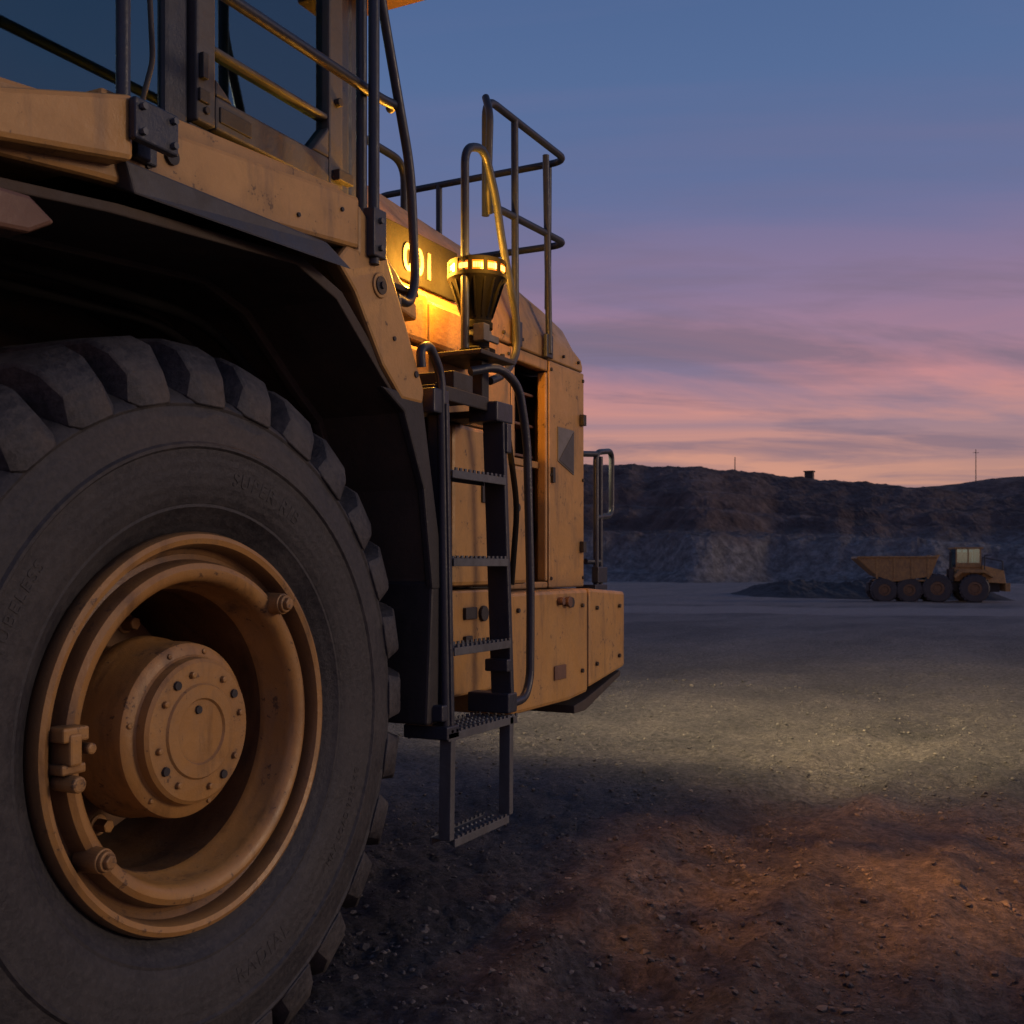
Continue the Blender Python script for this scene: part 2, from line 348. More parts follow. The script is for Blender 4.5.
for z in(2.47,2.56): b.cyl((.80,-.056,z),(.80,-.04,z),.010,n=6)
b.fin('bracket_bolts','steel',LD)
# ------------------------------------------------------------ engine body
e=empty('engine_hood'); e.parent=LD
b=B()
def sec(x,top,sh,ins): 
    return [(x,.352,2.5),(x,.352,sh),(x,.352+ins*.35,sh+(top-sh)*.55),(x,.352+ins,top-.02),(x,.352+ins+.2,top),(x,2.308-ins-.2,top),(x,2.308-ins,top-.02),(x,2.308-ins*.35,sh+(top-sh)*.55),(x,2.308,sh),(x,2.308,2.5)]
b.loft([sec(1.2,3.10,2.60,.25),sec(2.45,3.02,2.60,.25),sec(3.05,2.92,2.60,.22),sec(3.30,2.82,2.59,.2),sec(3.40,2.70,2.56,.18),sec(3.42,2.60,2.53,.16)])
b.fin('hood_top','yel',e,bevel=.01,smooth=True)
b=B(); P=.35
b.box((1.27,P,1.33),(2.10,P+.05,2.49)); b.box((2.104,P,1.33),(2.53,P+.05,2.49)); b.box((2.534,P,2.435),(2.955,P+.05,2.495)); b.box((2.534,P,1.346),(2.575,P+.05,2.43)); b.box((2.93,P,1.346),(2.955,P+.05,2.43))
b.box((2.96,P-.006,1.31),(3.42,P+.05,2.495)); b.box((3.37,P+.051,1.31),(3.419,2.3,2.494)); b.box((1.27,2.25,1.31),(3.369,2.299,2.49))
b.box((2.534,P,1.31),(2.955,P+.05,1.344))
b.fin('side_panels','yel',e,bevel=.008)
b=B(); b.box((1.3,.62,1.2),(3.36,2.2,2.48)); b.fin('engine_block','dark',e)
b=B()
for i in range(6): b.box((2.58,.42,1.50+i*.16),(2.93,.60,1.515+i*.16))
b.box((2.60,.44,1.34),(2.66,.5,2.4)); b.box((2.84,.50,1.34),(2.88,.56,2.4))
b.fin('engine_frame','rust',e,bevel=.004)
b=B(); b.box((2.60,.39,1.93),(2.93,.43,1.965)); b.cyl((2.7,.46,1.4),(2.7,.46,2.3),.035,n=14); b.cyl((2.6,.45,1.62),(2.93,.45,1.72),.02,n=10); b.fin('engine_pipes','yel',e,bevel=.003)
b=B(); b.box((1.36,.335,2.585),(1.98,.349,2.80)); b.fin('number_panel','black',e,bevel=.004)
cu=bpy.data.curves.new('t','FONT'); cu.body='001'; cu.size=.15; cu.extrude=.002; cu.space_character=1.1; cu.offset=.004
to=bpy.data.objects.new('t',cu); COL.objects.link(to); dg=bpy.context.evaluated_depsgraph_get(); me=bpy.data.meshes.new_from_object(to.evaluated_get(dg)); bpy.data.objects.remove(to)
me.transform(Matrix.Translation((1.53,.331,2.63))@Matrix.Rotation(math.radians(90),4,'X')); me.materials.append(M['label']); o=bpy.data.objects.new('number_lettering',me); COL.objects.link(o); o.parent=e
b=B(); b.prism([(3.06,2.16),(3.27,2.16),(3.27,1.92),(3.06,1.98)],P-.011,P-.005); b.fin('warning_decal','label',e)
b=B(); b.prism([(3.07,1.985),(3.26,2.15),(3.26,1.93)],P-.014,P-.0115); b.fin('warning_decal_mark','grey',e)
b=B()
for x in(2.98,3.40):
    for z in(1.36,1.9,2.45): b.cyl((x,P-.014,z),(x,P,z),.010,n=6)
for x in(1.32,2.06,2.14,2.50):
    for z in(1.38,1.75,2.15,2.45): b.cyl((x,P-.008,z),(x,P,z),.009,n=6)
for x in (2.05,2.25,2.45,2.65,2.9,3.15,3.35): b.cyl((x,.34,2.545),(x,.352,2.545),.009,n=6)
b.box((3.36,P-.03,2.2),(3.40,P-.006,2.26)); b.box((3.36,P-.03,1.5),(3.40,P-.006,1.56)); b.box((2.98,P-.02,1.86),(3.01,P-.006,1.94))
b.fin('panel_bolts','dark',e,bevel=.002)
b=B(); b.box((1.29,.20,.90),(1.70,.348,2.02)); b.box((1.704,.20,1.34),(2.16,.348,2.02)); b.box((1.29,.24,2.03),(2.3,.349,2.30))
b.box((2.17,.25,1.34),(2.52,.348,1.9))
b.fin('fuel_tank','yel',LD,bevel=.02)
b=B(); b.box((1.71,.205,.88),(2.19,.9,1.325)); b.fin('battery_box','yel',LD,bevel=.012)
b=B(); b.box((1.80,.19,1.20),(1.90,.206,1.25)); b.box((1.80,.19,1.10),(1.86,.206,1.13)); b.cyl((1.97,.19,1.22),(1.97,.206,1.22),.034,n=20)
b.box((1.35,.192,1.55),(1.45,.2,1.62)); b.cyl((1.52,.19,1.75),(1.52,.2,1.75),.02,n=16); b.cyl((2.4,.24,1.7),(2.4,.25,1.7),.02,n=12)
b.box((1.95,.192,1.7),(2.05,.2,1.82))
b.fin('box_latches','dark',LD,bevel=.003)
tube('hydraulic_hoses',[[(1.45,.17,2.02),(1.47,.15,1.7),(1.44,.15,1.3),(1.5,.19,.95)],[(2.25,.22,2.0),(2.30,.2,1.7),(2.26,.21,1.34)]],.014,'black',LD,.1)
c=empty('counterweight'); c.parent=LD
b=B(); b.prism([(2.20,.80),(2.20,1.305),(3.14,1.305),(3.14,.76),(2.9,.74),(2.25,.74)],.20,2.46); b.fin('bumper_beam','yel',c,bevel=.02)
b=B(); b.loft([[(3.15,.20,.78),(3.15,.20,1.307),(3.15,2.46,1.307),(3.15,2.46,.78)],[(3.66,.20,.85),(3.66,.20,1.28),(3.66,2.46,1.28),(3.66,2.46,.85)],[(3.74,.26,.87),(3.74,.26,1.26),(3.74,2.4,1.26),(3.74,2.4,.87)]]); b.fin('weight_block','yel',c,bevel=.018)
b=B(); b.prism([(3.0,.70),(3.15,.72),(3.66,.83),(3.66,.80),(3.15,.66),(3.0,.66)],.22,2.44); b.fin('tow_plate','inner',c,bevel=.005)
b=B()
for x,z in((2.30,1.22),(2.42,.88),(3.05,1.22),(3.05,.88),(3.25,1.2),(3.58,1.2),(3.25,.9),(3.58,.92)): b.cyl((x,.188,z),(x,.21,z),.011,n=8)
b.cyl((2.9,.185,1.24),(2.9,.2,1.24),.026,n=16)
b.fin('weight_bolts','dark',c)
b=B(); b.cyl((2.84,.17,1.245),(2.84,.2,1.245),.028,.022,n=16);b.cyl((2.76,.17,1.25),(2.76,.2,1.25),.02,n=16); b.box((2.70,.192,.86),(2.84,.199,.93)); b.fin('marker_lamp','rust',c,bevel=.003)
tube('rear_grab_rail',[[(3.56,.33,1.29),(3.56,.33,2.07),(3.80,.33,2.10),(3.80,.33,1.72),(3.56,.33,1.70)],[(3.42,.36,2.05),(3.56,.33,2.06)],[(3.48,.36,1.45),(3.60,.33,1.45)],[(3.62,.33,1.29),(3.62,.33,2.05)]],.017,'navy',LD,.06)
b=B(); b.box((3.48,.3,1.29),(3.66,.42,1.32)); b.box((3.52,.3,1.33),(3.66,.34,1.42)); b.fin('grab_rail_foot','navy',LD,bevel=.004)
# ------------------------------------------------------------ ladder
l=empty('access_ladder'); l.parent=LD
tube('ladder_handrail_front',[[(1.10,-.02,2.13),(1.09,-.02,2.19),(1.15,-.02,2.22),(1.235,-.02,2.13),(1.27,-.02,.82)]],.017,'navy',l,.06)
tube('ladder_handrail_rear',[[(1.60,.06,2.20),(1.72,.0,2.235),(1.87,-.02,2.18),(1.95,-.02,1.96),(1.985,-.02,1.30),(1.98,-.02,.95),(1.93,-.02,.87),(1.80,-.02,.86)]],.0185,'navy',l,.10)
b=B()
def stile(x0,z0,x1,z1,w=.026,ya=-.05,yb=.06):
    b.hexa([(x0-w,ya,z0),(x0+w,ya,z0),(x0+w,yb,z0),(x0-w,yb,z0),(x1-w,ya,z1),(x1+w,ya,z1),(x1+w,yb,z1),(x1-w,yb,z1)])
stile(1.285,.80,1.245,2.02,.012,-.045,.04); stile(1.775,.83,1.69,2.08,.015,-.045,.05)
b.box((1.23,-.05,.79),(1.32,.14,.84)); b.box((1.72,-.05,.83),(1.80,.14,.91)); b.box((1.62,-.05,2.0),(1.76,.08,2.08)); b.box((1.17,-.03,1.98),(1.28,.1,2.07)); b.box((1.70,-.055,1.88),(1.74,.05,2.0))
b.box((1.21,-.04,.86),(1.25,.05,.92)); b.box((1.70,-.055,1.0),(1.74,.05,1.05))
b.fin('ladder_stiles','navy',l,bevel=.006)
b=B()
stile(1.265,.42,1.275,.79,.017,-.05,-.0); stile(1.745,.42,1.75,.82,.017,-.05,-.0)
b.fin('lower_ladder_stiles','steel',l,bevel=.004)
b=B(); teeth=B()
for z,x0,x1,d in((1.78,1.27,1.70,.10),(1.455,1.28,1.72,.10),(1.125,1.285,1.745,.10),(.815,1.24,1.80,.17),(.42,1.285,1.725,.10)):
    b.box((x0,-.05,z-.03),(x1,-.043,z)); b.box((x0,-.05+d,z-.03),(x1,-.043+d,z)); b.box((x0,-.042,z-.008),(x1,-.051+d,z-.003))
    n=int((x1-x0)/.035)
    for i in range(n):
        xx=x0+.02+i*.035
        teeth.box((xx,-.05,z),(xx+.016,-.044,z+.010)); teeth.box((xx,-.05+d-.001,z),(xx+.016,-.045+d,z+.010)); 
        for j in range(2 if d<.12 else 4): teeth.cyl((xx+.008,-.02+j*.035,z-.003),(xx+.008,-.02+j*.035,z+.004),.009,.006,n=8)
b.fin('ladder_rungs','steel',l,bevel=.002); teeth.fin('rung_grip_teeth','steel',l)
b=B(); b.box((1.22,.0,2.07),(1.62,.36,2.09)); b.box((1.64,.02,2.02),(1.80,.30,2.05)); b.box((1.22,-.01,2.04),(1.62,-.001,2.095)); b.box((1.40,.02,2.10),(1.55,.2,2.17)); b.fin('top_step_platform','dark',l,bevel=.006)
# ------------------------------------------------------------ hood guard rails
tube('hood_guard_rail',[
 [(2.27,.35,3.05),(2.27,.35,3.60),(3.20,.35,3.61),(3.20,1.6,3.60),(3.20,1.6,2.9)],
 [(2.27,.35,3.08),(2.40,.35,3.12),(3.20,.35,3.16),(3.20,1.6,3.16)],
 [(2.57,.345,2.5),(2.57,.35,3.6)],[(3.19,.46,2.82),(3.20,.46,3.6)],
 [(3.20,1.15,2.9),(3.20,1.15,3.6)],
 [(1.35,.75,3.1),(1.35,.75,3.34),(2.2,.75,3.34),(2.2,.75,3.02)],
],.0185,'navy',e,.10)
b=B(); b.box((2.53,.325,2.50),(2.61,.345,2.62)); b.box((2.89,.325,2.50),(2.97,.345,2.62)); b.fin('guard_rail_feet','navy',e,bevel=.004)
tube('guard_rail_post',[[(2.93,.33,2.52),(2.93,.35,3.55)]],.0175,'navy',e)
tube('ladder_top_hoop',[[(1.628,.1,2.30),(1.628,.1,3.11),(1.79,.1,3.16),(1.90,.1,2.98),(1.945,.1,2.83),(2.09,.1,2.52),(2.10,.1,2.36),(1.98,.1,2.25),(1.84,.1,2.20)],[(2.27,.35,3.6),(2.22,.3,3.5),(2.20,.30,3.15),(2.27,.33,3.06)]],.0175,'navy',e,.07)
# ------------------------------------------------------------ beacon
k=empty('warning_beacon'); k.parent=LD
bc=(1.73,.10)
def zrev(prof,mat,name,n=40,xy=bc):
    b=B()
    b.rev([(r,y) for r,y in prof],(0,0,0),n)
    return b.fin(name,mat,k,smooth=True,xf=Matrix.Translation((xy[0],xy[1],0))@Matrix.Rotation(math.radians(90),4,'X'))
zrev([(0,2.675),(.10,2.675),(.118,2.668),(.122,2.655),(.122,2.650)],'black','beacon_cap')
zrev([(.117,2.650),(.117,2.612)],'amber','beacon_lens')
zrev([(.123,2.612),(.123,2.596),(.105,2.575),(.082,2.53),(.064,2.46),(.058,2.425),(.064,2.42),(.064,2.395),(.05,2.39),(.05,2.32),(.075,2.31),(.075,2.285),(0,2.285)],'black','beacon_body')
b=B()
for i in range(12):
    a=2*math.pi*i/12
    for da in(-.13,-.045,.045,.13):
        ca,sa=math.cos(a+da),math.sin(a+da)
        b.hexa([(bc[0]+r*ca-w*sa,bc[1]+r*sa+w*ca,z) for z in(2.621,2.641) for r,w in((.115,-.0040),(.1200,-.0040),(.1200,.0040),(.115,.0040))])
b.fin('beacon_leds','led',k)
b=B()
for i in range(12):
    a=2*math.pi*(i+.5)/12; ca,sa=math.cos(a),math.sin(a)
    b.hexa([(bc[0]+r*ca-w*sa,bc[1]+r*sa+w*ca,z) for z in(2.60,2.66) for r,w in((.112,-.008),(.1235,-.008),(.1235,.008),(.112,.008))])
for i in range(16):
    a=2*math.pi*i/16; ca,sa=math.cos(a),math.sin(a)
    b.hexa([(bc[0]+r*ca-w*sa,bc[1]+r*sa+w*ca,z) for z,rr in((2.44,.055),(2.59,.106)) for r,w in((rr,-.003),(rr+.010,-.003),(rr+.010,.003),(rr,.003))])
b.fin('beacon_ribs','black',k)
b=B(); b.box((1.58,-.0,2.265),(1.88,.25,2.285)); b.box((1.70,.06,2.05),(1.76,.12,2.265)); b.cyl((1.665,.02,2.285),(1.665,.02,2.30),.012,n=6);b.cyl((1.80,.02,2.285),(1.80,.02,2.30),.012,n=6); b.fin('beacon_bracket','dark',k,bevel=.004)
b=B(); b.cyl((1.73,.10,2.36),(1.73,.10,2.385),.06,n=24); b.box((1.64,.02,2.33),(1.69,.07,2.40)); b.box((1.70,.035,2.34),(1.80,.05,2.37)); b.fin('beacon_clamp','steel',k,bevel=.003)
b=B(); b.box((1.30,.25,2.32),(1.60,.349,2.53)); b.box((1.604,.25,2.32),(1.90,.349,2.51)); b.fin('filter_box','yel',LD,bevel=.02)
tube('beacon_cable',[[(1.80,.12,2.33),(1.9,.14,2.25),(1.95,.2,2.1),(1.9,.33,1.95)]],.008,'dark',k,.05)
def light(name,typ,loc,en,col,parent=None,aim=None,**kw):
    d=bpy.data.lights.new(name,typ); d.energy=en; d.color=col
    for a,v in kw.items(): setattr(d,a,v)
    o=bpy.data.objects.new(name,d); COL.objects.link(o); o.location=loc
    if aim: o.rotation_euler=(Vector(aim)-Vector(loc)).to_track_quat('-Z','Y').to_euler()
    if parent: o.parent=parent
    return o
def beam_profile(o,power,scale=0,lo=.4,hi=.62):   # reflector lamp: intensity falls smoothly off axis
    d=o.data; d.use_nodes=True; nt=d.node_tree; L=nt.links; em=nt.nodes['Emission']
    tc=nt.nodes.new('ShaderNodeTexCoord'); sx=nt.nodes.new('ShaderNodeSeparateXYZ'); L.new(tc.outputs['Normal'],sx.inputs[0])
    ab=N(nt,'ShaderNodeMath',operation='ABSOLUTE'); L.new(sx.outputs[2],ab.inputs[0])
    pw=N(nt,'ShaderNodeMath',operation='POWER'); L.new(ab.outputs[0],pw.inputs[0]); pw.inputs[1].default_value=power
    out=pw.outputs[0]
    if scale:
        mp=nt.nodes.new('ShaderNodeMapping'); mp.inputs['Scale'].default_value=(scale,scale*1.6,scale); L.new(tc.outputs['Normal'],mp.inputs[0])
        n=N(nt,'ShaderNodeTexNoise',Scale=1.0,Detail=4.0,Roughness=.6); L.new(mp.outputs[0],n.inputs[0])
        r=ramp(nt,[(lo,0.12),(hi,1.0)]); L.new(n.outputs[0],r.inputs[0])
        mu=N(nt,'ShaderNodeMath',operation='MULTIPLY'); L.new(out,mu.inputs[0]); L.new(r.outputs[0],mu.inputs[1]); out=mu.outputs[0]
    L.new(out,em.inputs['Strength'])
AM=(1,.42,.04)
for i,en in enumerate((11,44,5,3)):
    a=math.pi/2*i+math.pi/4; rr=(.19,.17,.21,.21)[i]
    light('beacon_glow','POINT',(bc[0]+rr*math.cos(a),bc[1]+rr*math.sin(a),2.645),en,AM,k,shadow_soft_size=.02)
o=light('beacon_beam','SPOT',(bc[0]+.15,bc[1]-.15,2.63),1250,(1,.38,.10),k,aim=(3.5,-1.85,0),spot_size=math.radians(110),spot_blend=1.0,shadow_soft_size=.05); beam_profile(o,14,4.5,.38,.62)
o=light('beacon_beam','SPOT',(bc[0]+.02,bc[1]-.18,2.63),200,(1,.38,.10),k,aim=(1.95,-.75,0),spot_size=math.radians(80),spot_blend=1.0,shadow_soft_size=.05); beam_profile(o,22,6,.40,.64)
w=empty('work_lamp'); w.parent=LD
b=B()
for y in(.75,1.9): b.cyl((3.42,y,2.62),(3.52,y,2.58),.05,.065,n=20)
b.fin('lamp_housing','dark',w,bevel=.004)
b=B()
for y in(.75,1.9): b.cyl((3.522,y,2.579),(3.527,y,2.577),.058,n=20)
b.fin('lamp_lens','lampg',w)
o=light('work_beam','SPOT',(3.56,.75,2.57),3300,(1,.74,.36),w,aim=(10.0,-2.4,0),spot_size=math.radians(150),spot_blend=1,shadow_soft_size=.12); beam_profile(o,9)
o=light('work_beam','SPOT',(3.56,1.9,2.57),2300,(1,.76,.40),w,aim=(10.5,1.6,0),spot_size=math.radians(150),spot_blend=1,shadow_soft_size=.12); beam_profile(o,10)
# ------------------------------------------------------------ ground (one sheet)
CAM=Vector((-2.23,-2.06,1.43)); FW=Vector((.893,.451,0)); RT=Vector((.451,-.893,0))
def ss(a,b,x):
    t=max(0,min(1,(x-a)/(b-a))); return t*t*(3-2*t)
def gz(x,y,r):
    z=-.9*ss(14,65,r)
    f=noise.noise(Vector((x*.25,y*.25,0)))*.07*ss(2,12,r)
    f+=noise.noise(Vector((x*1.1,y*1.1,3)))*.042
    f+=noise.noise(Vector((x*3.7,y*3.7,5)))*.028
    if r<16:
        q=1-ss(9,16,r)
        f+=(abs(noise.noise(Vector((x*9,y*9,9))))*.030+noise.noise(Vector((x*21,y*21,2)))*.014+noise.noise(Vector((x*43,y*43,4)))*.008)*q
        for yc in(-.85,-2.2):
            dy=y-yc-.25*math.sin(x*.45)
            f-=.055*math.exp(-(dy/.25)**2)*q*(.65+.35*math.sin(x*19+abs(dy)*10))
            f+=.03*math.exp(-((abs(dy)-.38)/.09)**2)*q
    return z+f
nA=1000; radii=[0.0]; r=.6
while r<900: radii.append(r); r*=1.0175
vs=[(CAM.x,CAM.y,0)]
for r in radii[1:]:
    for i in range(nA):
        a=2*math.pi*i/nA; x=CAM.x+r*math.cos(a); y=CAM.y+r*math.sin(a); vs.append((x,y,gz(x,y,r)))
fs=[(0,1+i,1+(i+1)%nA) for i in range(nA)]
for j in range(len(radii)-2):
    a=1+j*nA; c2=a+nA
    for i in range(nA):
        i2=(i+1)%nA; fs.append((a+i,c2+i,c2+i2,a+i2))
me=bpy.data.meshes.new('ground'); me.from_pydata(vs,[],fs); me.shade_smooth()
m,nt,bs=newmat('gravel_ground'); L=nt.links
c=coords(nt)
n1=N(nt,'ShaderNodeTexNoise',Scale=.6,Detail=10.0,Roughness=.68); L.new(c,n1.inputs[0])
n2=N(nt,'ShaderNodeTexNoise',Scale=20.0,Detail=8.0,Roughness=.8); L.new(c,n2.inputs[0])
v1=N(nt,'ShaderNodeTexVoronoi',Scale=38.0); L.new(c,v1.inputs[0])
v2=N(nt,'ShaderNodeTexVoronoi',Scale=100.0); L.new(c,v2.inputs[0])
cs=coords(nt,(.10,.45,1)); n4=N(nt,'ShaderNodeTexNoise',Scale=1.0,Detail=7.0,Roughness=.65); L.new(cs,n4.inputs[0])
r1=ramp(nt,[(.34,(.045,.044,.050)),(.50,(.105,.096,.098)),(.68,(.20,.175,.165))]); L.new(n1.outputs[0],r1.inputs[0])
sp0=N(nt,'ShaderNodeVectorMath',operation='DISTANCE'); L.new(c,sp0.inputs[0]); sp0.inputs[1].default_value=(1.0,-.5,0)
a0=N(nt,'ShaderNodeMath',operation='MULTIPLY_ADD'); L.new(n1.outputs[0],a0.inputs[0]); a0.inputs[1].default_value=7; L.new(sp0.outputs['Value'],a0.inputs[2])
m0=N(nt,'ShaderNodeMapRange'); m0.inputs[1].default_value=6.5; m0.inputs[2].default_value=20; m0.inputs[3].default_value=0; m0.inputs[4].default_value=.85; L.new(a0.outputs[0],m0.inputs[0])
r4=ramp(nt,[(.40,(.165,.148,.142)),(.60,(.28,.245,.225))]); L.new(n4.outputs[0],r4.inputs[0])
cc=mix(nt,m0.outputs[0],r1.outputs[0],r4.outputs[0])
pc=CAM+FW*104+RT*24
sp=N(nt,'ShaderNodeVectorMath',operation='SUBTRACT'); L.new(c,sp.inputs[0]); sp.inputs[1].default_value=(pc.x,pc.y,0)
fl=N(nt,'ShaderNodeVectorMath',operation='MULTIPLY'); L.new(sp.outputs[0],fl.inputs[0]); fl.inputs[1].default_value=(1,1,0)
ln=N(nt,'ShaderNodeVectorMath',operation='LENGTH'); L.new(fl.outputs[0],ln.inputs[0])
ad=N(nt,'ShaderNodeMath',operation='MULTIPLY_ADD'); L.new(n1.outputs[0],ad.inputs[0]); ad.inputs[1].default_value=8; L.new(ln.outputs['Value'],ad.inputs[2])
rd=ramp(nt,[(.0,.35),(.34,.5),(.38,0),(.42,1),(.58,1),(.62,0),(.68,0)]); mr0=N(nt,'ShaderNodeMapRange'); mr0.inputs[1].default_value=20; mr0.inputs[2].default_value=90; L.new(ad.outputs[0],mr0.inputs[0]); L.new(mr0.outputs[0],rd.inputs[0])
cc=mix(nt,rd.outputs[0],cc,(.34,.295,.275))
r2=ramp(nt,[(.35,.25),(.7,1.6)]); L.new(n2.outputs[0],r2.inputs[0])
cc=mix(nt,.9,cc,r2.outputs[0],'MULTIPLY')
sr=ramp(nt,[(0,.4),(.6,1.4)]); L.new(v1.outputs['Color'],sr.inputs[0])
cc=mix(nt,.65,cc,sr.outputs[0],'MULTIPLY')
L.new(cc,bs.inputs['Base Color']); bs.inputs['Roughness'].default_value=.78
b1=N(nt,'ShaderNodeBump',Strength=1.0,Distance=.03); b1.invert=True; L.new(v1.outputs['Distance'],b1.inputs['Height'])
b2=N(nt,'ShaderNodeBump',Strength=.7,Distance=.010); b2.invert=True; L.new(v2.outputs['Distance'],b2.inputs['Height']); L.new(b1.outputs[0],b2.inputs['Normal'])
b3=N(nt,'ShaderNodeBump',Strength=1.0,Distance=.05); L.new(n2.outputs[0],b3.inputs['Height']); L.new(b2.outputs[0],b3.inputs['Normal'])
L.new(b3.outputs[0],bs.inputs['Normal'])
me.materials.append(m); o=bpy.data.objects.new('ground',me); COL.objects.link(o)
base=math.atan2(FW.y,FW.x)
bmS=bmesh.new(); bmesh.ops.create_icosphere(bmS,subdivisions=1,radius=1); tv=np.array([v.co[:] for v in bmS.verts]); tf=np.array([[v.index for v in f.verts] for f in bmS.faces]); bmS.free()
V=[];F=[];nS=45000
for i in range(nS):
    r=1.8+13*random.random()**1.4; a=base+random.uniform(-1.0,1.0)
    x=CAM.x+r*math.cos(a); y=CAM.y+r*math.sin(a)
    if noise.noise(Vector((x*.9,y*.9,7)))+.5*noise.noise(Vector((x*3,y*3,1)))+random.uniform(-.45,.45)<-.15+.35*ss(6,13,r): continue
    s=.004+.011*random.random()**2.5+(.018*random.random() if random.random()<.02 else 0)
    s*=1+r*.01
    rot=np.array(Matrix.Rotation(random.uniform(0,6.28),3,'Z')@Matrix.Rotation(random.uniform(-.5,.5),3,'X'))
    q=tv*(np.random.uniform(.65,1.25,(len(tv),1)))*np.array([s*random.uniform(.9,1.5),s,s*random.uniform(.5,.8)])
    q=q@rot.T+np.array([x,y,gz(x,y,r)+s*.05])
    F.append(tf+len(V)*len(tv)); V.append(q)
V=np.concatenate(V);F=np.concatenate(F)
me=bpy.data.meshes.new('gravel_stones'); me.from_pydata(V.tolist(),[],F.tolist())
m2,nt,bs=newmat('stone'); L=nt.links; c=coords(nt); n1=N(nt,'ShaderNodeTexNoise',Scale=9.0,Detail=3.0); L.new(c,n1.inputs[0])
r1=ramp(nt,[(.35,(.04,.04,.047)),(.5,(.085,.08,.083)),(.68,(.16,.143,.135))]); L.new(n1.outputs[0],r1.inputs[0]); L.new(r1.outputs[0],bs.inputs['Base Color']); bs.inputs['Roughness'].default_value=.85
me.materials.append(m2); o=bpy.data.objects.new('gravel_stones',me); COL.objects.link(o)
# ------------------------------------------------------------ hills
def interp(P,x):
    return float(np.interp(x,[p[0] for p in P],[p[1] for p in P]))
def hillmesh(name,r0,r1,prof,az0,az1,na,nr,mat,seed,hfun,rough=1.0):
    vs=[];fs=[]
    for i in range(na+1):
        a=az0+(az1-az0)*i/na; H=hfun(a)
        wob=noise.fractal(Vector((a*7,seed,0)),1,2,4)*9
        for j in range(nr+1):
            t=j/nr; rr=r0+(r1-r0)*t
            x=CAM.x+math.cos(base+a)*(rr+wob); y=CAM.y+math.sin(base+a)*(rr+wob)
            h=prof(t,a)*H
            nz=noise.fractal(Vector((x*.04,y*.04,seed)),1.0,2,5)
            nz2=noise.fractal(Vector((x*.28,y*.28,seed+3)),.7,2,5)
            h+= (nz*.8+nz2*.5)*rough*ss(0,.12,t)
            vs.append((x,y,-1.2+h))
    for i in range(na):
        for j in range(nr):
            a=i*(nr+1)+j; fs.append((a,a+nr+1,a+nr+2,a+1))
    me=bpy.data.meshes.new(name); me.from_pydata(vs,[],fs); me.materials.append(mat); o=bpy.data.objects.new(name,me); COL.objects.link(o); return o
def pr1(t,a):
    s=.03*math.sin(a*22)+.015*math.sin(a*61)
    return .08*ss(.0,.06,t)+.25*ss(.05,.15,t+s*.6)+.01*ss(.17,.30,t)+.19*ss(.29,.40,t+s)+.02*ss(.42,.5,t)+.15*ss(.50,.59,t+s)+.30*ss(.62,.90,t)-.06*ss(.92,1,t)
H1=[(-1.6,14),(-.6,14),(-.46,15.4),(-.40,16.2),(-.33,17.4),(-.27,19.2),(-.2,21.6),(-.1,23.6),(0,23.4),(.5,20),(1.6,15)]
def hillmat():
    m,nt,bs=newmat('quarry_rock'); L=nt.links
    c=coords(nt)
    n=N(nt,'ShaderNodeTexNoise',Scale=.14,Detail=11.0,Roughness=.75); L.new(c,n.inputs[0])
    r=ramp(nt,[(.36,(.060,.040,.038)),(.52,(.13,.092,.083)),(.68,(.23,.175,.155))]); L.new(n.outputs[0],r.inputs[0])
    sp=nt.nodes.new('ShaderNodeSeparateXYZ'); L.new(c,sp.inputs[0])
    ad=N(nt,'ShaderNodeMath',operation='MULTIPLY_ADD'); L.new(n.outputs[0],ad.inputs[0]); ad.inputs[1].default_value=8; L.new(sp.outputs[2],ad.inputs[2])
    mr=N(nt,'ShaderNodeMapRange'); mr.inputs[1].default_value=8; mr.inputs[2].default_value=11; mr.inputs[3].default_value=1; mr.inputs[4].default_value=0; L.new(ad.outputs[0],mr.inputs[0])
    cs=coords(nt,(.7,.7,.6)); n5=N(nt,'ShaderNodeTexNoise',Scale=1.2,Detail=9.0,Roughness=.8); L.new(cs,n5.inputs[0])
    v=N(nt,'ShaderNodeTexVoronoi',Scale=1.1); L.new(cs,v.inputs[0])
    r5=ramp(nt,[(.38,(.11,.103,.103)),(.62,(.34,.32,.31))]); L.new(n5.outputs[0],r5.inputs[0])
    cc=mix(nt,mr.outputs[0],r.outputs[0],r5.outputs[0])
    vr=ramp(nt,[(0,.6),(1,1.35)]); L.new(v.outputs['Color'],vr.inputs[0]); cc=mix(nt,.6,cc,vr.outputs[0],'MULTIPLY')
    L.new(cc,bs.inputs['Base Color']); bs.inputs['Roughness'].default_value=.95
    b=N(nt,'ShaderNodeBump',Strength=1.0,Distance=.8); L.new(n5.outputs[0],b.inputs['Height']); L.new(b.outputs[0],bs.inputs['Normal']); return m
HM=hillmat()
hillmesh('quarry_hills',150,235,pr1,-1.5,1.5,1300,130,HM,1.7,lambda a:interp(H1,a))
H2=[(-1.6,20),(-.46,31),(-.42,30.5),(-.36,28),(-.30,23),(-.2,18),(1.6,10)]
hillmesh('distant_hill',300,420,lambda t,a:ss(0,.7,t),-1.5,.1,300,30,HM,5.1,lambda a:interp(H2,a),.6)
def at(k,lat,z=0): return Vector((CAM.x+FW.x*k+RT.x*lat,CAM.y+FW.y*k+RT.y*lat,z))
vs=[];fs=[];na,nb=140,30
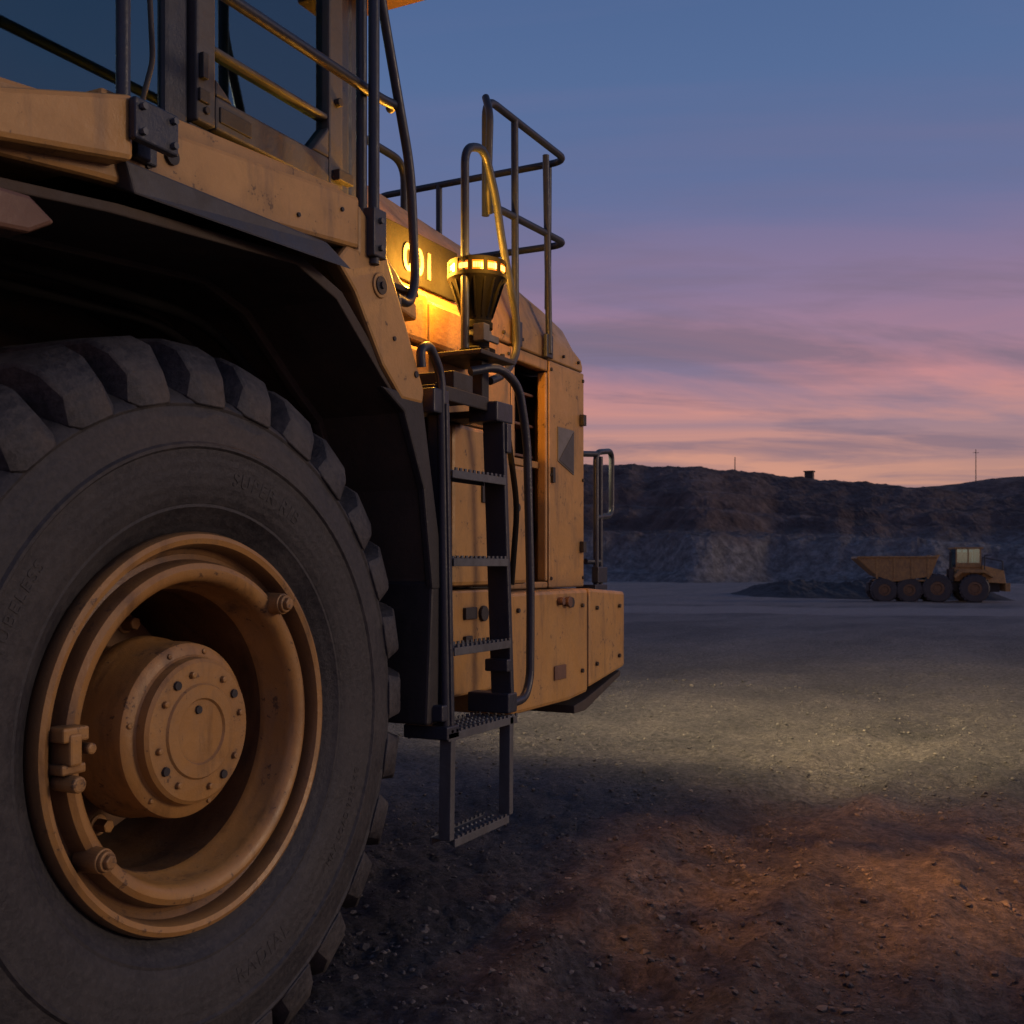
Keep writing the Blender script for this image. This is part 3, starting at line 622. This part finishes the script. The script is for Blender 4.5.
for i in range(na+1):
    u=i/na; lat=17+17*u; kk=86-8*u
    for j in range(nb+1):
        v=j/nb; w=(math.sin(math.pi*v)**.8 if 0<v<1 else 0)*ss(0,.2,u)*ss(1,.85,u)
        p=at(kk+16*(v-.5),lat); p.z=-1.04+1.15*w*(1+.4*noise.noise(Vector((lat*.5,v*3,1))))+.22*noise.fractal(Vector((lat*1.5,v*9,1)),.8,2,4)*w
        vs.append(p)
for i in range(na):
    for j in range(nb): a=i*(nb+1)+j; fs.append((a,a+nb+1,a+nb+2,a+1))
me=bpy.data.meshes.new('gravel_berm'); me.from_pydata(vs,[],fs)
mb,nt,bs=newmat('berm_soil'); L=nt.links; c=coords(nt); n=N(nt,'ShaderNodeTexNoise',Scale=2.0,Detail=8.0,Roughness=.7); L.new(c,n.inputs[0]); r=ramp(nt,[(.35,(.022,.02,.022)),(.7,(.065,.058,.056))]); L.new(n.outputs[0],r.inputs[0]); L.new(r.outputs[0],bs.inputs['Base Color']); bs.inputs['Roughness'].default_value=.95
me.materials.append(mb); o=bpy.data.objects.new('gravel_berm',me); COL.objects.link(o)
def pole(k,lat,z0,h,arm,nm='utility_pole'):
    p=at(k,lat,z0); b=B(); b.cyl(p,p+Vector((0,0,h)),.13,.09,n=8)
    if arm: q=p+Vector((0,0,h*.9)); b.cyl(q-RT*.8,q+RT*.8,.06,n=6)
    b.fin(nm,'dark')
pole(222,45,17,6.2,False); pole(300,126.5,24,9.0,True)
p=at(222,60,16.4); b=B(); b.box((p.x-.8,p.y-.8,p.z),(p.x+.8,p.y+.8,p.z+3.8)); b.box((p.x-1,p.y-1,p.z+3.8),(p.x+1,p.y+1,p.z+4.0)); b.fin('equipment_hut','dark')
# ------------------------------------------------------------ articulated dump truck
T=empty('dump_truck')
tp=at(70,26.6,-.93); T.location=tp; T.rotation_euler=(0,0,math.atan2(RT.y,RT.x)-math.radians(10)); T.scale=(.96,.96,.96)
M['tyel']=paint('truck_paint',(.42,.24,.075),(.33,.18,.06),(.10,.075,.055),.5,.9,False,ao_on=False)
def tw(x,r):
    for sg in(-1,1):
        b=B(); W=.62
        pr=[(.0,.10),(r*.3,.10),(r*.32,.02),(r*.48,.03),(r*.5,0),(r*.9,.0),(r,.08),(r,W-.08),(r*.9,W),(0,W)]
        b.rev([(q,y) for q,y in pr[3:]],(0,0,0),36)
        o=b.fin('truck_tyre','rub',T,smooth=True)
        b=B(); b.rev([(q,y) for q,y in pr[:4]],(0,0,0),36); o2=b.fin('truck_wheel_hub','rimd',T,smooth=True)
        for q in(o,o2):
            q.rotation_euler=(0,0,0 if sg<0 else math.pi); q.location=(x,sg*1.45,r)
        b=B()
        for i in range(22):
            a=2*math.pi*i/22; ca,sa=math.cos(a),math.sin(a)
            b.hexa([(x+rr*ca-ww*sa,yy,r+rr*sa+ww*ca) for yy in(sg*1.40,sg*.88) for rr,ww in((r-.04,-.07),(r+.035,-.06),(r+.035,.06),(r-.04,.07))])
        b.fin('truck_tread','rub',T)
for x,r in((-3.1,.82),(-1.55,.82),(.2,.93),(2.5,.93)): tw(x,r)
b=B()
bed=[(-4.9,2.95),(-4.75,3.02),(-.5,2.98),(.25,3.15),(.35,3.1),(.0,2.55),(-.3,1.7),(-2.6,1.35),(-3.6,1.75)]
def bedsec(y): return [(x,y,z) for x,z in bed]
b.loft([bedsec(-1.45),bedsec(-1.38)]); b.loft([bedsec(1.38),bedsec(1.45)])
b.loft([[(-4.9,-1.4,2.9),(-4.9,1.4,2.9),(-3.6,1.4,1.72),(-3.6,-1.4,1.72)],[(-4.8,-1.4,3.0),(-4.8,1.4,3.0),(-3.5,1.4,1.82),(-3.5,-1.4,1.82)]])
b.box((-3.55,-1.4,1.38),(-.3,1.4,1.5)); b.hexa([(-.35,-1.4,1.6),(-.25,-1.4,1.6),(-.25,1.4,1.6),(-.35,1.4,1.6),(.2,-1.4,3.1),(.3,-1.4,3.1),(.3,1.4,3.1),(.2,1.4,3.1)])
for x in(-3.6,-2.5,-1.4,-.4): b.hexa([(x-.07,-1.52,1.55),(x+.07,-1.52,1.55),(x+.07,-1.45,1.55),(x-.07,-1.45,1.55),(x-.07,-1.52,2.91),(x+.07,-1.52,2.91),(x+.07,-1.45,2.91),(x-.07,-1.45,2.91)])
b.box((-4.8,-1.53,2.92),(.2,-1.45,3.04)); b.box((-4.8,1.45,2.92),(.2,1.53,3.04))
b.fin('dump_bed','tyel',T,bevel=.03)
b=B(); b.box((-4.0,-.5,.75),(1.0,.5,1.3)); b.box((.8,-.6,.7),(4.2,.6,1.35)); b.box((-.2,-1.2,.9),(.9,1.2,1.5)); b.fin('truck_chassis','dark',T,bevel=.03)
b=B()
b.hexa([(3.0,-1.2,1.35),(4.5,-1.0,1.25),(4.5,1.0,1.25),(3.0,1.2,1.35),(3.0,-1.15,2.45),(4.4,-.9,2.1),(4.4,.9,2.1),(3.0,1.15,2.45)])
for y0,y1 in((-1.5,-.85),(.85,1.5)): b.prism([(1.2,1.7),(1.5,2.15),(3.2,2.15),(3.6,1.75),(3.6,1.6),(3.1,1.95),(1.7,1.95),(1.3,1.6)],y0,y1)
b.box((1.35,-.9,1.4),(3.0,.9,2.3)); b.box((4.4,-1.25,.75),(4.7,1.25,1.3)); b.box((1.3,-1.05,3.5),(3.1,.95,3.62))
for x in(1.42,2.15,2.9):
    for y in(-.95,.8): b.box((x,y,2.3),(x+.08,y+.08,3.5))
b.box((1.42,-.96,2.3),(2.98,-.92,2.6))
b.fin('truck_cab_body','tyel',T,bevel=.03)
b=B(); b.box((1.5,-.92,2.6),(2.9,-.90,3.5)); b.box((1.5,.84,2.3),(2.9,.86,3.5)); b.box((2.93,-.87,2.45),(2.95,.80,3.5)); b.box((1.44,-.87,2.45),(1.46,.80,3.5)); b.fin('truck_glazing','glass',T)
b=B(); b.cyl((1.15,-.7,1.8),(1.15,-.7,3.3),.09,n=12); b.box((.95,-1.2,1.5),(1.25,-.4,2.2)); b.box((1.5,-.5,2.3),(2.5,.5,3.3)); b.fin('truck_exhaust','dark',T,bevel=.01)
tube('truck_handrails',[[(3.0,-1.1,2.45),(3.0,-1.1,2.95),(4.3,-.95,2.7),(4.3,-.95,2.1)],[(3.1,-1.35,2.1),(3.1,-1.35,3.1),(3.5,-1.35,3.1)]],.035,'dark',T)
# ------------------------------------------------------------ world
W=bpy.data.worlds.new('World'); S.world=W; W.use_nodes=True; nt=W.node_tree; L=nt.links
bg=nt.nodes['Background']; tc=nt.nodes.new('ShaderNodeTexCoord')
sx=nt.nodes.new('ShaderNodeSeparateXYZ'); L.new(tc.outputs['Generated'],sx.inputs[0])
r=ramp(nt,[(0,(.05,.04,.045)),(.495,(.10,.07,.07)),(.503,(.60,.28,.18)),(.530,(.58,.285,.20)),(.545,(.44,.235,.22)),(.565,(.31,.20,.26)),(.59,(.21,.17,.285)),(.62,(.155,.16,.305)),(.66,(.115,.155,.315)),(.70,(.086,.145,.305)),(.76,(.058,.115,.265)),(1,(.025,.055,.14))])
mr=N(nt,'ShaderNodeMapRange'); mr.inputs[1].default_value=-1; mr.inputs[2].default_value=1; L.new(sx.outputs[2],mr.inputs[0]); L.new(mr.outputs[0],r.inputs[0])
dz=N(nt,'ShaderNodeMath',operation='MAXIMUM'); L.new(sx.outputs[2],dz.inputs[0]); dz.inputs[1].default_value=0
az=N(nt,'ShaderNodeMath',operation='ADD'); L.new(dz.outputs[0],az.inputs[0]); az.inputs[1].default_value=.12
dv=N(nt,'ShaderNodeVectorMath',operation='DIVIDE'); L.new(tc.outputs['Generated'],dv.inputs[0]); 
cb=nt.nodes.new('ShaderNodeCombineXYZ'); 
for i in range(3): L.new(az.outputs[0],cb.inputs[i])
L.new(cb.outputs[0],dv.inputs[1])
mp0=nt.nodes.new('ShaderNodeMapping'); mp0.inputs['Rotation'].default_value=(0,0,math.radians(-28)); L.new(dv.outputs[0],mp0.inputs[0])
mp=nt.nodes.new('ShaderNodeMapping'); mp.inputs['Scale'].default_value=(1.0,.36,0); mp.inputs['Location'].default_value=(.7,.3,0); L.new(mp0.outputs[0],mp.inputs[0])
n=N(nt,'ShaderNodeTexNoise',Scale=1.0,Detail=7.0,Roughness=.55,Distortion=.8); L.new(mp.outputs[0],n.inputs[0])
cr=ramp(nt,[(.46,0),(.62,1)]); L.new(n.outputs[0],cr.inputs[0])
band=ramp(nt,[(.50,.2),(.53,.8),(.57,1),(.60,.85),(.625,.45),(.66,.28),(.8,.1)]); L.new(mr.outputs[0],band.inputs[0])
mm=N(nt,'ShaderNodeMath',operation='MULTIPLY'); L.new(cr.outputs[0],mm.inputs[0]); L.new(band.outputs[0],mm.inputs[1])
cloudcol=ramp(nt,[(.50,(.70,.36,.22)),(.55,(.62,.29,.22)),(.585,(.54,.235,.26)),(.62,(.38,.20,.29)),(.66,(.22,.17,.31)),(.75,(.18,.16,.32))]); L.new(mr.outputs[0],cloudcol.inputs[0])
sky=mix(nt,mm.outputs[0],r.outputs[0],cloudcol.outputs[0])
n2=N(nt,'ShaderNodeTexNoise',Scale=2.2,Detail=8.0,Roughness=.58,Distortion=.5); L.new(mp.outputs[0],n2.inputs[0])
cr2=ramp(nt,[(.46,0),(.62,.8)]); L.new(n2.outputs[0],cr2.inputs[0])
band2=ramp(nt,[(.50,.15),(.535,.85),(.60,.9),(.64,.3),(.7,0)]); L.new(mr.outputs[0],band2.inputs[0])
mm2=N(nt,'ShaderNodeMath',operation='MULTIPLY'); L.new(cr2.outputs[0],mm2.inputs[0]); L.new(band2.outputs[0],mm2.inputs[1])
sky=mix(nt,mm2.outputs[0],sky,(.18,.135,.20))
ns=N(nt,'ShaderNodeTexSky',sky_type='NISHITA'); ns.sun_disc=False; ns.sun_elevation=math.radians(2); ns.sun_rotation=math.radians(150)
sky=mix(nt,.010,sky,ns.outputs[0],'ADD')
L.new(sky,bg.inputs[0]); bg.inputs[1].default_value=1.0
sd=Vector((.35,-1,.24)).normalized()
light('sun','SUN',(0,-10,6),.74,(1,.72,.50),aim=tuple(Vector((0,-10,6))-sd*10),angle=math.radians(12))
# ------------------------------------------------------------ camera
cd=bpy.data.cameras.new('camera'); cam=bpy.data.objects.new('camera',cd); COL.objects.link(cam)
cam.location=CAM; cam.rotation_euler=(math.radians(90),0,-math.atan2(.893,.451))
cd.sensor_width=36; cd.lens=1100/1024*36; cd.shift_y=53/1024; cd.clip_end=3000; cd.clip_start=.05
cd.dof.use_dof=True; cd.dof.focus_distance=4.2; cd.dof.aperture_fstop=8
S.camera=cam
S.view_settings.view_transform='Standard'; S.view_settings.look='None'; S.view_settings.exposure=0
